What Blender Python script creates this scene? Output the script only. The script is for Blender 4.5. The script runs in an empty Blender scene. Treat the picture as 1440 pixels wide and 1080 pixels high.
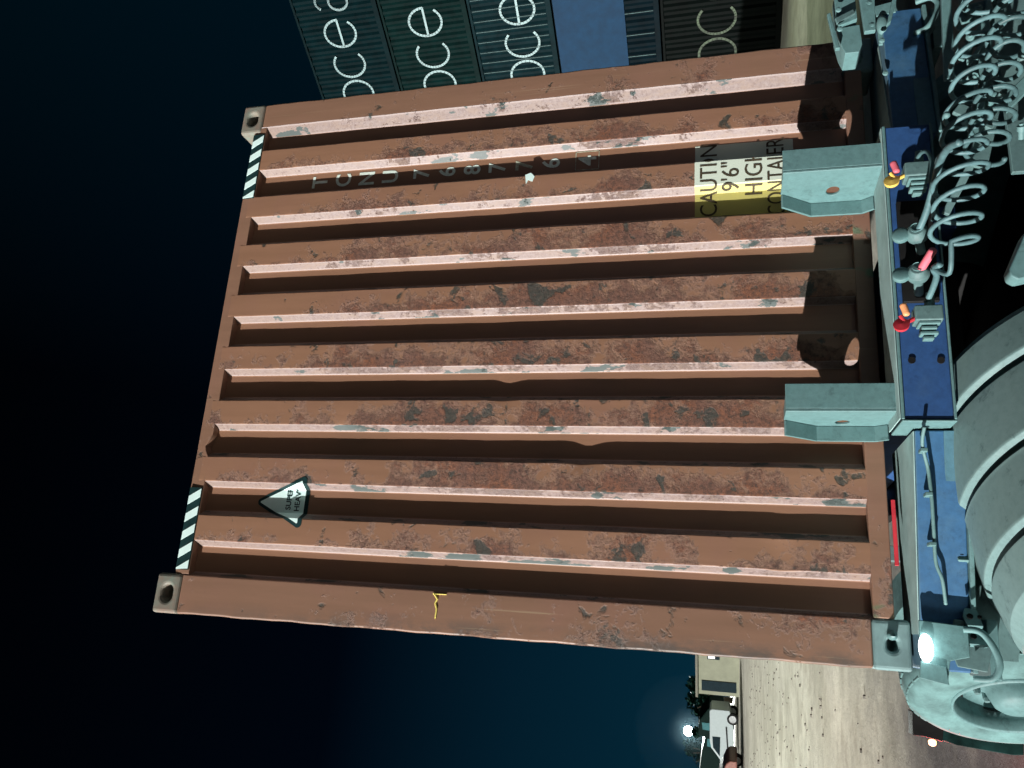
import bpy, bmesh, math, random
from mathutils import Vector, Matrix
random.seed(7)
S = bpy.context.scene
COL = S.collection
# ------------------------------------------------------------------ camera
F, CX, CY, CZ, YAW, PIT, ROL = 1130.0, -1.134, -2.980, 1.708, 0.29145, 0.26689, -0.00753
DV = Vector((math.sin(YAW)*math.cos(PIT), math.cos(YAW)*math.cos(PIT), math.sin(PIT)))
R0 = Vector((math.cos(YAW), -math.sin(YAW), 0)); U0 = R0.cross(DV)
RV = R0*math.cos(ROL)+U0*math.sin(ROL); UV = -R0*math.sin(ROL)+U0*math.cos(ROL)
CP = Vector((CX, CY, CZ))
cam = bpy.data.cameras.new('camera'); co = bpy.data.objects.new('camera', cam); COL.objects.link(co)
cam.sensor_width = 36; cam.lens = F/1440*36; cam.clip_start = .05; cam.clip_end = 2000
m = Matrix.Identity(4)                       # phone held on its side: image left is up
for i in range(3):
    m[i][0] = -UV[i]; m[i][1] = RV[i]; m[i][2] = -DV[i]; m[i][3] = CP[i]
co.matrix_world = m
S.camera = co
# ------------------------------------------------------------------ night sky, key light, exposure
SUNV = Vector((.918, .353, -.19)).normalized()
w = bpy.data.worlds.new('World'); S.world = w; w.use_nodes = True
nt = w.node_tree; nt.nodes.clear()
def wn(t): return nt.nodes.new(t)
tc = wn('ShaderNodeTexCoord'); sp = wn('ShaderNodeSeparateXYZ'); nt.links.new(tc.outputs['Generated'], sp.inputs[0])
mp = wn('ShaderNodeMapRange'); nt.links.new(sp.outputs['Z'], mp.inputs[0])
mp.inputs[1].default_value = -.02; mp.inputs[2].default_value = .75
rp = wn('ShaderNodeValToRGB'); nt.links.new(mp.outputs[0], rp.inputs[0])
e = rp.color_ramp.elements; e[0].position = 0; e[0].color = (.0008, .0115, .021, 1); e[1].position = 1; e[1].color = (.00005, .0002, .0005, 1)
k = e.new(.35); k.color = (.0005, .0058, .0115, 1)
k = e.new(.6); k.color = (.0001, .0007, .0020, 1)
mb_ = wn('ShaderNodeMapRange'); nt.links.new(sp.outputs['Y'], mb_.inputs[0])
mb_.inputs[1].default_value = .1; mb_.inputs[2].default_value = -.9     # yard glow behind the viewer
mg = wn('ShaderNodeMix'); mg.data_type = 'RGBA'; mg.inputs[7].default_value = (.006, .0058, .0056, 1)
nt.links.new(mb_.outputs[0], mg.inputs[0]); nt.links.new(rp.outputs[0], mg.inputs[6])
bg = wn('ShaderNodeBackground'); nt.links.new(mg.outputs[2], bg.inputs[0]); bg.inputs[1].default_value = 1
sky = wn('ShaderNodeTexSky'); sky.sky_type = 'NISHITA'; sky.sun_disc = False
sky.sun_elevation = math.radians(-4); sky.sun_rotation = math.radians(200)
bg2 = wn('ShaderNodeBackground'); nt.links.new(sky.outputs[0], bg2.inputs[0]); bg2.inputs[1].default_value = .002
mx_ = wn('ShaderNodeMapRange'); nt.links.new(sp.outputs['X'], mx_.inputs[0]); mx_.inputs[1].default_value = .22; mx_.inputs[2].default_value = .75; mx_.inputs[4].default_value = .0045
bg3 = wn('ShaderNodeBackground'); bg3.inputs[0].default_value = (.02, .62, 1, 1); nt.links.new(mx_.outputs[0], bg3.inputs[1])
ad3 = wn('ShaderNodeAddShader'); nt.links.new(bg3.outputs[0], ad3.inputs[0]); nt.links.new(bg2.outputs[0], ad3.inputs[1])
ad = wn('ShaderNodeAddShader'); nt.links.new(bg.outputs[0], ad.inputs[0]); nt.links.new(ad3.outputs[0], ad.inputs[1])
wo = wn('ShaderNodeOutputWorld'); nt.links.new(ad.outputs[0], wo.inputs[0])
sl = bpy.data.lights.new('yard_light', 'SUN'); sl.energy = 4.2; sl.angle = math.radians(.5); sl.color = (1, .98, .95)
so = bpy.data.objects.new('yard_light', sl); COL.objects.link(so)
so.rotation_euler = SUNV.to_track_quat('-Z', 'Y').to_euler(); so.location = (-12, -5, 8)
S.view_settings.view_transform = 'Standard'; S.view_settings.look = 'None'
S.view_settings.exposure = 1.0; S.view_settings.gamma = 1

# ------------------------------------------------------------------ helpers
def ray(X, Y):
    return DV + RV*((1080-Y-540)/F) + UV*((720-X)/F)
def at(X, Y, y):                     # point where the sight line meets the upright plane at depth y
    v = ray(X, Y); return CP + v*((y-CP.y)/v.y)
def atd(X, Y, d): return CP + ray(X, Y)*d
def atz(X, Y, z):
    v = ray(X, Y); return CP + v*((z-CP.z)/v.z)
def gz(x, y): return .035*(y-3) if y > 3 else 0.0
def tag(o, label=None, cat=None, group=None, kind=None):
    for k, v in (('label', label), ('category', cat), ('group', group), ('kind', kind)):
        if v: o[k] = v
    return o
def empty(name, loc, label, cat, group=None):
    o = bpy.data.objects.new(name, None); COL.objects.link(o); o.location = loc
    o.empty_display_size = .1
    return tag(o, label, cat, group)
def wpos(o):
    v = Vector(o.location)
    while o.parent: o = o.parent; v += o.location
    return v
class MB:
    def __init__(s): s.bm = bmesh.new()
    def box(s, a, b, M=None):
        x0, y0, z0 = a; x1, y1, z1 = b
        vs = [s.bm.verts.new((M @ Vector(p)) if M else p) for p in ((x0,y0,z0),(x1,y0,z0),(x1,y1,z0),(x0,y1,z0),(x0,y0,z1),(x1,y0,z1),(x1,y1,z1),(x0,y1,z1))]
        for f in ((0,3,2,1),(4,5,6,7),(0,1,5,4),(1,2,6,5),(2,3,7,6),(3,0,4,7)): s.bm.faces.new([vs[i] for i in f])
        return s
    def prism(s, pts, d):            # closed polygon of 3-D points pushed by vector d
        d = Vector(d); a = [s.bm.verts.new(Vector(p)) for p in pts]; b = [s.bm.verts.new(Vector(p)+d) for p in pts]
        n = len(a); s.bm.faces.new(a); s.bm.faces.new(b[::-1])
        for i in range(n): s.bm.faces.new((a[i], b[i], b[(i+1) % n], a[(i+1) % n]))
        return s
    def tube(s, pts, r, seg=10, cap=True, closed=False):
        pts = [Vector(p) for p in pts]; n = len(pts); rings = []
        rr = r if isinstance(r, (list, tuple)) else [r]*n
        t = (pts[1]-pts[0]).normalized(); nrm = t.orthogonal().normalized()
        for i, p in enumerate(pts):
            if i == 0: t = pts[1]-pts[0]
            elif i == n-1: t = pts[-1]-pts[-2]
            else: t = pts[i+1]-pts[i-1]
            t.normalize(); nrm = (nrm - t*nrm.dot(t)).normalized(); b = t.cross(nrm)
            rings.append([s.bm.verts.new(p+(nrm*math.cos(a)+b*math.sin(a))*rr[i]) for a in [2*math.pi*j/seg for j in range(seg)]])
        for i in range(n-1):
            for j in range(seg): s.bm.faces.new((rings[i][j], rings[i][(j+1) % seg], rings[i+1][(j+1) % seg], rings[i+1][j]))
        if cap: s.bm.faces.new(rings[0][::-1]); s.bm.faces.new(rings[-1])
        return s
    def lathe(s, prof, c, ax, seg=48, a0=0, a1=2*math.pi, up=(0,0,1)):   # prof [(along axis, radius)]
        c = Vector(c); ax = Vector(ax).normalized(); u = Vector(up); u = (u-ax*u.dot(ax)).normalized(); v = ax.cross(u)
        full = abs(a1-a0-2*math.pi) < 1e-6; n = seg if full else seg+1; R = []
        for (t, r) in prof:
            R.append([s.bm.verts.new(c+ax*t+(u*math.cos(a)+v*math.sin(a))*max(r, 1e-4)) for a in [a0+(a1-a0)*j/seg for j in range(n)]])
        for i in range(len(R)-1):
            for j in range(seg): s.bm.faces.new((R[i][j], R[i][(j+1) % n], R[i+1][(j+1) % n], R[i+1][j]))
        return s
    def build(s, name, mat, parent=None, bevel=0, smooth=False, solid=0, label=None, segs=2):
        bm = s.bm; bmesh.ops.recalc_face_normals(bm, faces=bm.faces)
        if parent: off = wpos(parent)
        else: off = Vector((0,0,0))
        bmesh.ops.translate(bm, verts=bm.verts, vec=-off)
        me = bpy.data.meshes.new(name); bm.to_mesh(me); bm.free()
        o = bpy.data.objects.new(name, me); COL.objects.link(o)
        if parent: o.parent = parent
        me.materials.append(mat)
        if smooth:
            for p in me.polygons: p.use_smooth = True
        if solid:
            md = o.modifiers.new('s', 'SOLIDIFY'); md.thickness = solid
        if bevel:
            md = o.modifiers.new('b', 'BEVEL'); md.width = bevel; md.segments = segs; md.limit_method = 'ANGLE'; md.angle_limit = math.radians(35)
            for p in me.polygons: p.use_smooth = True
            md2 = o.modifiers.new('w', 'WEIGHTED_NORMAL')
        if label: o['label'] = label
        return o
def rebase(o, loc):                  # single-mesh thing: put its origin at loc
    loc = Vector(loc); o.data.transform(Matrix.Translation(-loc)); o.location = loc; return o
def smoothpts(pts, n=8):
    pts = [Vector(p) for p in pts]; P = [pts[0]]+pts+[pts[-1]]; out = []
    for i in range(1, len(P)-2):
        for k in range(n):
            t = k/n; a, b, c, d = P[i-1:i+3]
            out.append(.5*((2*b)+(-a+c)*t+(2*a-5*b+4*c-d)*t*t+(-a+3*b-3*c+d)*t**3))
    out.append(pts[-1]); return out
def copy_tree(o, parent=None):
    c = o.copy(); COL.objects.link(c)
    if parent: c.parent = parent
    for ch in [x for x in bpy.data.objects if x.parent == o]: copy_tree(ch, c)
    return c

# ------------------------------------------------------------------ materials
class NM:
    def __init__(s, name):
        s.m = bpy.data.materials.new(name); s.m.use_nodes = True; s.t = s.m.node_tree; s.p = s.t.nodes['Principled BSDF']
        s.tc = s.n('ShaderNodeTexCoord')
    def n(s, t, **kw):
        x = s.t.nodes.new(t)
        for k, v in kw.items(): setattr(x, k, v)
        return x
    def l(s, a, b): s.t.links.new(a, b)
    def noise(s, sc, det=6, rough=.6, scale3=None, dist=0):
        src = s.tc.outputs['Object']
        if scale3:
            mp = s.n('ShaderNodeMapping'); mp.inputs['Scale'].default_value = scale3; s.l(src, mp.inputs[0]); src = mp.outputs[0]
        x = s.n('ShaderNodeTexNoise'); x.inputs['Scale'].default_value = sc; x.inputs['Detail'].default_value = det
        x.inputs['Roughness'].default_value = rough; x.inputs['Distortion'].default_value = dist; s.l(src, x.inputs['Vector']); return x.outputs['Fac']
    def math(s, op, a, b=0., c=None, clamp=False):
        x = s.n('ShaderNodeMath', operation=op); x.use_clamp = clamp
        for i, v in enumerate((a, b, c)):
            if v is None: continue
            if isinstance(v, (int, float)): x.inputs[i].default_value = v
            else: s.l(v, x.inputs[i])
        return x.outputs[0]
    def step(s, v, a, b, lo=0., hi=1.):
        x = s.n('ShaderNodeMapRange'); s.l(v, x.inputs[0]); x.inputs[1].default_value = a; x.inputs[2].default_value = b
        x.inputs[3].default_value = lo; x.inputs[4].default_value = hi; return x.outputs[0]
    def mix(s, f, a, b):
        x = s.n('ShaderNodeMix', data_type='RGBA')
        if isinstance(f, (int, float)): x.inputs[0].default_value = f
        else: s.l(f, x.inputs[0])
        for i, v in ((6, a), (7, b)):
            if isinstance(v, tuple): x.inputs[i].default_value = (*v, 1)
            else: s.l(v, x.inputs[i])
        return x.outputs[2]
    def xyz(s):
        x = s.n('ShaderNodeSeparateXYZ'); s.l(s.tc.outputs['Object'], x.inputs[0]); return x.outputs
    def bump(s, h, st, d=.01):
        b = s.n('ShaderNodeBump'); b.inputs['Strength'].default_value = st; b.inputs['Distance'].default_value = d
        s.l(h, b.inputs['Height']); s.l(b.outputs[0], s.p.inputs['Normal'])
    def col(s, c):
        if isinstance(c, tuple): s.p.inputs['Base Color'].default_value = (*c, 1)
        else: s.l(c, s.p.inputs['Base Color'])
    def rough(s, v):
        if isinstance(v, (int, float)): s.p.inputs['Roughness'].default_value = v
        else: s.l(v, s.p.inputs['Roughness'])
def plain(name, c, rough=.6, metal=0, var=.25, sc=12, bump=.15, bd=.004, alt=None, spec=None):
    N = NM(name); N.p.inputs['Specular IOR Level'].default_value = spec if spec is not None else (.12 if max(c) < .09 else .35); f = N.noise(sc, 6, .65); f = N.step(f, .35, .68)
    N.col(N.mix(f, tuple(v*(1-var) for v in c), alt or tuple(min(1, v*(1+var)) for v in c)))
    N.rough(rough); N.p.inputs['Metallic'].default_value = metal
    if bump: N.bump(N.noise(sc*4, 5, .7), bump, bd)
    return N.m
def dusty(name, c, dust=(.15, .25, .245), amt=.35, rough=.62):
    # paint under road dust: dust lies on faces that look up and in drifting blotches, chips show dark
    N = NM(name); g = N.n('ShaderNodeNewGeometry'); s = N.n('ShaderNodeSeparateXYZ'); N.l(g.outputs['Normal'], s.inputs[0])
    up = N.step(s.outputs['Z'], .25, .8)
    n1 = N.noise(7, 7, .7); n2 = N.noise(45, 5, .7)
    blot = N.math('MULTIPLY', N.step(n1, .42, .72), amt); edge = N.step(g.outputs['Pointiness'], .56, .68)
    f = N.math('MAXIMUM', N.math('MULTIPLY', up, .85), N.math('MAXIMUM', blot, N.math('MULTIPLY', edge, .7)), clamp=True)
    f = N.math('MULTIPLY', f, N.step(n2, .3, .6, .7, 1.), clamp=True); gr = N.math('MULTIPLY', N.step(N.noise(16, 8, .75, dist=.3), .56, .66), .55)
    base = N.mix(N.step(n2, .3, .7), tuple(v*.8 for v in c), tuple(v*1.15 for v in c))
    N.col(N.mix(gr, N.mix(f, base, dust), tuple(v*.45 for v in c))); N.rough(rough); N.bump(n2, .12, .003)
    return N.m
def rusty(name, wall=False, base=(.270, .143, .085)):
    N = NM(name); X = N.xyz()
    big = N.noise(2.6, 4, .6); mid = N.noise(13, 9, .72, dist=.3); fine = N.noise(60, 6, .7); g1 = N.noise(9.5, 5, .55, dist=.4); hue = N.noise(4, 3, .5)
    streak = N.noise(3.2, 5, .6, scale3=(6, 6, .5))
    zf = N.math('MULTIPLY', N.step(X['Z'], 2.75, 1.9), N.step(X['Z'], .0, .6, .55, 1))       # heavier wear low and mid height
    if wall:
        gn = N.n('ShaderNodeNewGeometry'); sn = N.n('ShaderNodeSeparateXYZ'); N.l(gn.outputs['True Normal'], sn.inputs[0]); fl_ = N.step(N.math('ABSOLUTE', sn.outputs['X']), .5, .6); inner = N.step(X['Y'], .030, .035)
    paint = N.mix(N.step(streak, .35, .7), tuple(v*.90 for v in base), (base[0]*1.06, base[1]*1.06, base[2]*1.08))
    paint = N.mix(N.math('MULTIPLY', N.step(hue, .5, .75), .4), paint, (.25, .125, .095))
    m2 = N.noise(30, 8, .75, dist=.2)
    m3 = N.noise(75, 7, .8)
    th = N.math('ADD', N.math('MULTIPLY', big, .50), N.math('ADD', N.math('MULTIPLY', mid, .28), N.math('ADD', N.math('MULTIPLY', m2, .17), N.math('MULTIPLY', m3, .15))))
    if wall:                       # heavier near the struck edge of every rib
        u = N.math('FRACT', N.math('DIVIDE', N.math('SUBTRACT', X['X'], .848-.252*9), .252)); th = N.math('ADD', th, N.step(u, .44, 0, -.045, .034)); ax_ = N.math('ABSOLUTE', N.math('ADD', X['X'], .12)); th = N.math('ADD', th, N.step(ax_, 1.05, .25, -.026, .010)); gx_ = N.step(ax_, 1.0, .3, -.03, .012)
    th = N.math('ADD', th, N.math('MULTIPLY', zf, .085 if wall else .055))
    if wall: th = N.math('SUBTRACT', th, N.math('MULTIPLY', inner, .12))
    else: th = N.math('SUBTRACT', th, .030)
    rust = N.step(th, .600, .655)
    scab = N.step(N.noise(48, 6, .8), .40, .60)
    warm = N.mix(N.step(N.noise(5, 4, .6), .45, .62), (.21, .098, .068), (.275, .095, .042))
    rustc = N.mix(scab, (.060, .030, .024), warm); rustc = N.mix(N.step(m3, .58, .66), rustc, (.30, .19, .15)); rustc = N.mix(N.step(fine, .57, .63), rustc, (.035, .022, .020))
    c = N.mix(N.math('MULTIPLY', rust, .85), paint, rustc)
    gth = N.math('ADD', g1, N.math('MULTIPLY', zf, .065))
    gth = N.math('ADD', gth, N.math('ADD', N.math('MULTIPLY', rust, .045), N.math('MULTIPLY', m2, .10)))
    if wall: gth = N.math('SUBTRACT', gth, N.math('MULTIPLY', inner, .2))
    if wall: gth = N.math('ADD', gth, gx_)
    grey = N.math('MULTIPLY', N.step(gth, .725 if wall else .735, .765 if wall else .79), N.step(m3, .25, .5, .35, 1))
    c = N.mix(N.math('MULTIPLY', grey, .92), c, N.mix(N.step(fine, .35, .65), (.018, .024, .022), (.065, .068, .054)))
    if wall:                       # the folded flanks are scuffed down to pale primer
        flank = fl_
        flake = N.step(N.noise(38, 8, .8, scale3=(1, 1, .45)), .40, .54)
        pale = N.mix(N.step(N.noise(70, 8, .85), .38, .60), (.14, .090, .078), (.25, .195, .182))
        cc = N.mix(N.math('MULTIPLY', flake, N.step(X['Z'], 2.95, 2.3, .25, 1)), (.22, .155, .125), pale)
        g2 = N.step(N.math('ADD', N.noise(11, 5, .6, scale3=(1, 1, .55)), N.math('MULTIPLY', zf, .05)), .625, .64)
        cc = N.mix(N.math('MAXIMUM', N.step(X['Y'], .006, .002), N.step(X['Y'], .031, .035)), cc, (.31, .245, .23))
        cc = N.mix(N.math('MULTIPLY', N.step(m3, .56, .62), N.step(big, .42, .55)), cc, (.10, .05, .038))
        cc = N.mix(g2, cc, (.048, .066, .062))
        c = N.mix(flank, c, cc)
    if not wall:
        e1 = N.math('MULTIPLY', N.step(X['X'], -1.150, -1.20), N.step(N.noise(7, 7, .75, scale3=(1, 1, .5)), .44, .58)); e2 = N.math('MULTIPLY', e1, N.step(X['Z'], 2.6, 1.6, .25, .9))
        c = N.mix(e2, c, (.105, .085, .072))
        st = N.math('MULTIPLY', N.step(N.noise(9, 3, .5, scale3=(9, 1, .12)), .66, .70), .5); c = N.mix(st, c, (.36, .27, .17))
        c = N.mix(N.math('MULTIPLY', N.step(N.noise(6, 3, .5, scale3=(1.5, 1, .9)), .66, .72), N.step(X['Z'], 1.2, .5)), c, (.12, .16, .09))
    N.col(c); N.rough(N.math('SUBTRACT', N.step(rust, 0, 1, .48, .8), 0))
    h = N.math('ADD', N.math('MULTIPLY', rust, .04), N.math('MULTIPLY', N.math('MULTIPLY', m3, rust), 2.2)); h = N.math('SUBTRACT', h, N.math('MULTIPLY', grey, .6)); h = N.math('ADD', h, N.math('MULTIPLY', fine, .12))
    N.bump(h, .8, .0035)
    return N.m
M = {}
M['wall'] = rusty('corroded corrugated paint', True)
M['frame'] = rusty('corroded frame paint', False, (.235, .130, .083))
M['casting'] = plain('worn cast steel', (.24, .17, .13), .6, var=.15, sc=16, alt=(.17, .21, .175))
M['casting_low'] = plain('dusty cast steel', (.17, .27, .27), .6, var=.2, sc=9)
M['blue'] = dusty('blue chassis paint', (.009, .055, .19), amt=.14)
M['blue_worn'] = dusty('faded blue chassis paint', (.024, .105, .23), (.10, .19, .23), amt=.35)
M['galv'] = dusty('dusty grey steel', (.095, .195, .195), (.125, .230, .228), amt=.6)
M['galvd'] = dusty('dusty dark steel', (.07, .13, .13), (.13, .23, .225), amt=.7)
M['galvb'] = dusty('blue grey steel', (.055, .15, .20), (.10, .20, .23), amt=.5)
M['black'] = plain('black rubber', (.012, .012, .012), .6)
M['darkgreen'] = plain('wet dark rubber flap', (.010, .035, .032), .45, sc=6, var=.6)
M['tyre'] = plain('dust caked tyre', (.105, .20, .195), .85, var=.38, sc=6, bump=.4)
M['hose'] = plain('dusty coiled hose', (.085, .165, .175), .5, var=.3, sc=18)
M['hosed'] = plain('grey coiled hose', (.06, .12, .125), .5, var=.3, sc=18)
M['guard'] = dusty('dirty ribbed plastic', (.085, .165, .165), (.17, .26, .25), amt=.8)
M['red'] = plain('red plastic', (.55, .035, .05), .45, var=.15)
M['pink'] = plain('faded red rubber', (.62, .13, .17), .5, var=.15)
M['yellow'] = plain('yellow plastic', (.80, .55, .12), .45, var=.12)
M['orange'] = plain('orange plastic', (.85, .36, .16), .45, var=.12)
M['white'] = plain('white vinyl', (.70, .90, .86), .5, var=.06, bump=0)
M['vblack'] = plain('black vinyl', (.012, .035, .036), .45, var=.3, bump=0)
M['ink'] = plain('brown ink', (.07, .055, .035), .6, bump=0)
M['stencil'] = plain('worn stencil paint', (.88, .98, .90), .6, var=.08, sc=60, alt=(.55, .66, .56), bump=0)
M['stencil_faint'] = plain('rubbed stencil paint', (.42, .45, .34), .6, var=.5, sc=50, bump=0)
M['yink'] = plain('yellow chalk', (.80, .66, .16), .7, bump=0)
def emis(name, c, st):
    N = NM(name); N.col((.8, .8, .8)); N.p.inputs['Emission Color'].default_value = (*c, 1); N.p.inputs['Emission Strength'].default_value = st; return N.m
M['lamp'] = emis('lit white lens', (.93, 1, 1), 7)
M['flood'] = emis('lit flood lamp', (.9, .98, 1), 25)
M['amber'] = emis('lit amber lens', (1, .45, .15), 4)

# ------------------------------------------------------------------ ground
def ground():
    bm = bmesh.new()
    xs = [-400,-200,-100,-60,-40,-30,-20,-14,-10,-7,-5,-3.5,-2,0,2,4,7,10,14,20,30,45,70,120,250,400]
    ys = [-300,-120,-60,-30,-15,-8,-4,-2,0,1.5,3,5,8,12,16,20,26,34,44,60,90,140,220,350]
    V = [[bm.verts.new((x, y, gz(x, min(y, 60)) if y <= 60 else gz(x, 60)-(y-60)*.02)) for x in xs] for y in ys]
    for j in range(len(ys)-1):
        for i in range(len(xs)-1): bm.faces.new((V[j][i], V[j][i+1], V[j+1][i+1], V[j+1][i]))
    me = bpy.data.meshes.new('ground'); bm.to_mesh(me); bm.free()
    o = bpy.data.objects.new('ground', me); COL.objects.link(o); tag(o, kind='structure')
    N = NM('dusty gravel yard'); a = N.noise(.5, 7, .65, scale3=(.7, 1.3, 1)); b = N.noise(3, 8, .7); c = N.noise(28, 6, .75); d = N.noise(.9, 5, .6)
    c1 = N.mix(N.step(a, .38, .62), (.42, .41, .33), (.64, .63, .53)); c1 = N.mix(N.math('MULTIPLY', N.step(b, .45, .7), .5), c1, (.28, .27, .23))
    c1 = N.mix(N.math('MULTIPLY', N.step(d, .5, .75), .35), c1, (.55, .54, .48)); c1 = N.mix(N.step(c, .60, .72), c1, (.2, .19, .17)); c1 = N.mix(N.math('MULTIPLY', N.step(N.noise(1.3, 6, .7), .52, .66), .55), c1, (.30, .27, .21))
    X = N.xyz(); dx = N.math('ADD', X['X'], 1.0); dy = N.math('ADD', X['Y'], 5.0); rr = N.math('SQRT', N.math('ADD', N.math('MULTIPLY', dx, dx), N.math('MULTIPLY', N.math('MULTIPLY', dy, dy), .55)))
    rr = N.math('ADD', rr, N.math('MULTIPLY', N.step(d, .3, .7), 2.2)); c1 = N.mix(N.step(rr, 10.6, 8.4, 0, .92), c1, N.mix(N.step(b, .35, .65), (.055, .052, .055), (.12, .112, .115)))  # ground near the tractor painted darker, as shade and to cut bounce
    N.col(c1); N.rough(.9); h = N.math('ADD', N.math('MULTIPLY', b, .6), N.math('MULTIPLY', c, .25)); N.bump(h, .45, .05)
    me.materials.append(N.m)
ground()

rs = random.Random(4); b = MB()
for i in range(420):
    x, y = rs.uniform(-9, -1.6), rs.uniform(3.5, 34); r_ = rs.uniform(.012, .035); z = gz(x, y)
    b.prism([(x+r_*math.cos(a)*rs.uniform(.7, 1.2), y+r_*math.sin(a)*rs.uniform(.7, 1.2), z) for a in (0, 1.2, 2.5, 3.8, 5.1)], (0, 0, r_*.8))
tag(b.build('gravel', plain('loose stones', (.16, .15, .13), .9)), kind='stuff')
# ------------------------------------------------------------------ the main container
ZB = 1.15; HH = 2.896; HW = 1.219; LEN = 12.19; D = .038
cont = empty('shipping_container', (0, 0, ZB), 'rusty brown corrugated freight container with its end wall facing the viewer, loaded on the trailer', 'shipping container')
PROF = [(-1.062, 0.0)]               # plan outline of the corrugated end wall, left to right
PROF.append((-1.045, D))
for k in range(7, -1, -1):
    L = .848-.252*k; R = L+.107
    PROF += [(L-.022, D), (L, 0), (R, 0), (R+.022, D)]
PROF += [(1.045, D), (1.088, 0)]
SV = [0]
for i in range(1, len(PROF)): SV.append(SV[-1]+math.dist(PROF[i], PROF[i-1]))
def s_of_x(x):
    for i in range(1, len(PROF)):
        if x <= PROF[i][0]: t = (x-PROF[i-1][0])/(PROF[i][0]-PROF[i-1][0]); return SV[i-1]+t*(SV[i]-SV[i-1])
    return SV[-1]
def pt_of_s(s):
    s = max(0, min(SV[-1]-1e-6, s))
    for i in range(1, len(SV)):
        if s <= SV[i]:
            t = (s-SV[i-1])/(SV[i]-SV[i-1]); a, b = Vector(PROF[i-1]), Vector(PROF[i]); q = a.lerp(b, t)
            n = Vector((b.y-a.y, -(b.x-a.x))).normalized(); return q, n
    return Vector(PROF[-1]), Vector((0, -1))
def wrap(bm, s0, z0, lift=.0015):     # lay a flat mesh (x along the sheet, y up) onto the folded wall
    for sc in SV:
        x = sc-s0
        bmesh.ops.bisect_plane(bm, geom=bm.verts[:]+bm.edges[:]+bm.faces[:], plane_co=(x, 0, 0), plane_no=(1, 0, 0))
    for v in bm.verts:
        q, n = pt_of_s(s0+v.co.x); zz = z0+v.co.y
        n = Vector((0, -1)) if abs(n.x) < .3 else n
        v.co = Vector((q.x+n.x*lift, q.y-lift*1.0, zz))
def textbm(txt, size, align='LEFT', sx=1.0, bold=0):
    cu = bpy.data.curves.new('t', 'FONT'); cu.body = txt; cu.size = size; cu.align_x = align; cu.resolution_u = 4; cu.offset = bold
    o = bpy.data.objects.new('t', cu); COL.objects.link(o); dg = bpy.context.evaluated_depsgraph_get()
    me = bpy.data.meshes.new_from_object(o.evaluated_get(dg)); bm = bmesh.new(); bm.from_mesh(me)
    for v in bm.verts: v.co.x *= sx
    bpy.data.objects.remove(o); bpy.data.curves.remove(cu); bpy.data.meshes.remove(me); return bm
def wall():
    # dents: (x, z local, radius, depth sideways, depth inwards)
    dents = []
    for (X, Y, r, dx, dy) in ((705, 556, .042, -.003, .006), (818, 645, .048, -.003, .007), (560, 520, .05, .0, .006), (640, 690, .05, .0, .006), (735, 288, .03, -.004, .006), (1100, 790, .05, -.005, .01), (930, 440, .04, -.004, .005), (480, 600, .04, 0, .005)):
        q = at(X, Y, 0); dents.append((q.x, q.z, r, dx, dy))
    b = MB(); bm = b.bm; NZ = 110; z0, z1 = 1.21, 3.93; rows = []
    rnd = random.Random(3); ph = [rnd.uniform(0, 6.28) for _ in PROF]
    mid = []
    for i, (x, y) in enumerate(PROF):
        mid.append((x, y, i))
        if i < len(PROF)-1 and PROF[i+1][0]-x > .05: mid.append(((x+PROF[i+1][0])/2, (y+PROF[i+1][1])/2, -1))
    for j in range(NZ+1):
        z = z0+(z1-z0)*j/NZ; row = []
        for (x, y, i) in mid:
            dx = dy = 0
            wv = .0005*math.sin(z*9+x*23)+.0004*math.sin(z*31+x*61)+.0003*math.sin(z*77+x*11)
            if i > 1 and y < .01: dx = wv
            if y < .01 and 1 < (i if i >= 0 else 9) < len(PROF)-2: dy = .0005*math.sin(z*13+x*37)
            for (a, c, r, ddx, ddy) in dents:
                q = math.exp(-((x-a)**2+(z-c)**2)/(r*r))
                if y < .01: dx += ddx*q*1.2; dy += ddy*q
            row.append(bm.verts.new((x+dx, max(0, y+dy), z)))
        rows.append(row)
    for j in range(NZ):
        for i in range(len(mid)-1): bm.faces.new((rows[j][i], rows[j][i+1], rows[j+1][i+1], rows[j+1][i]))
    return b.build('end_wall', M['wall'], cont, bevel=.0045, segs=3)
wall()
# corner posts (pressed box sections with rounded outer edge)
def post(x0, x1, outer):
    b = MB(); n = 60; poly = [(x0, 0), (x1, 0), (x1, .13), (x0, .13)]; bm = b.bm; rings = []
    for j in range(n+1):
        z = ZB+.118+(HH-.236)*j/n; wv = .0012*math.sin(z*17)+.0009*math.sin(z*41)
        rings.append([bm.verts.new((x+(wv if (abs(x-outer) < .01) else 0), y, z)) for x, y in poly])
    for j in range(n):
        for i in range(4): bm.faces.new((rings[j][i], rings[j][(i+1) % 4], rings[j+1][(i+1) % 4], rings[j+1][i]))
    bm.faces.new(rings[0]); bm.faces.new(rings[-1])
    return b.build('corner_post', M['frame'], cont, bevel=.009)
post(-HW+.002, -1.057, -HW+.002); post(1.084, HW-.002, HW-.002)
for (x0, x1) in ((-HW+.002, -1.09), (1.09, HW-.002)):
    MB().box((x0, LEN-.13, ZB+.118), (x1, LEN, ZB+HH-.118)).build('corner_post', M['frame'], cont, bevel=.006)
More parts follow.
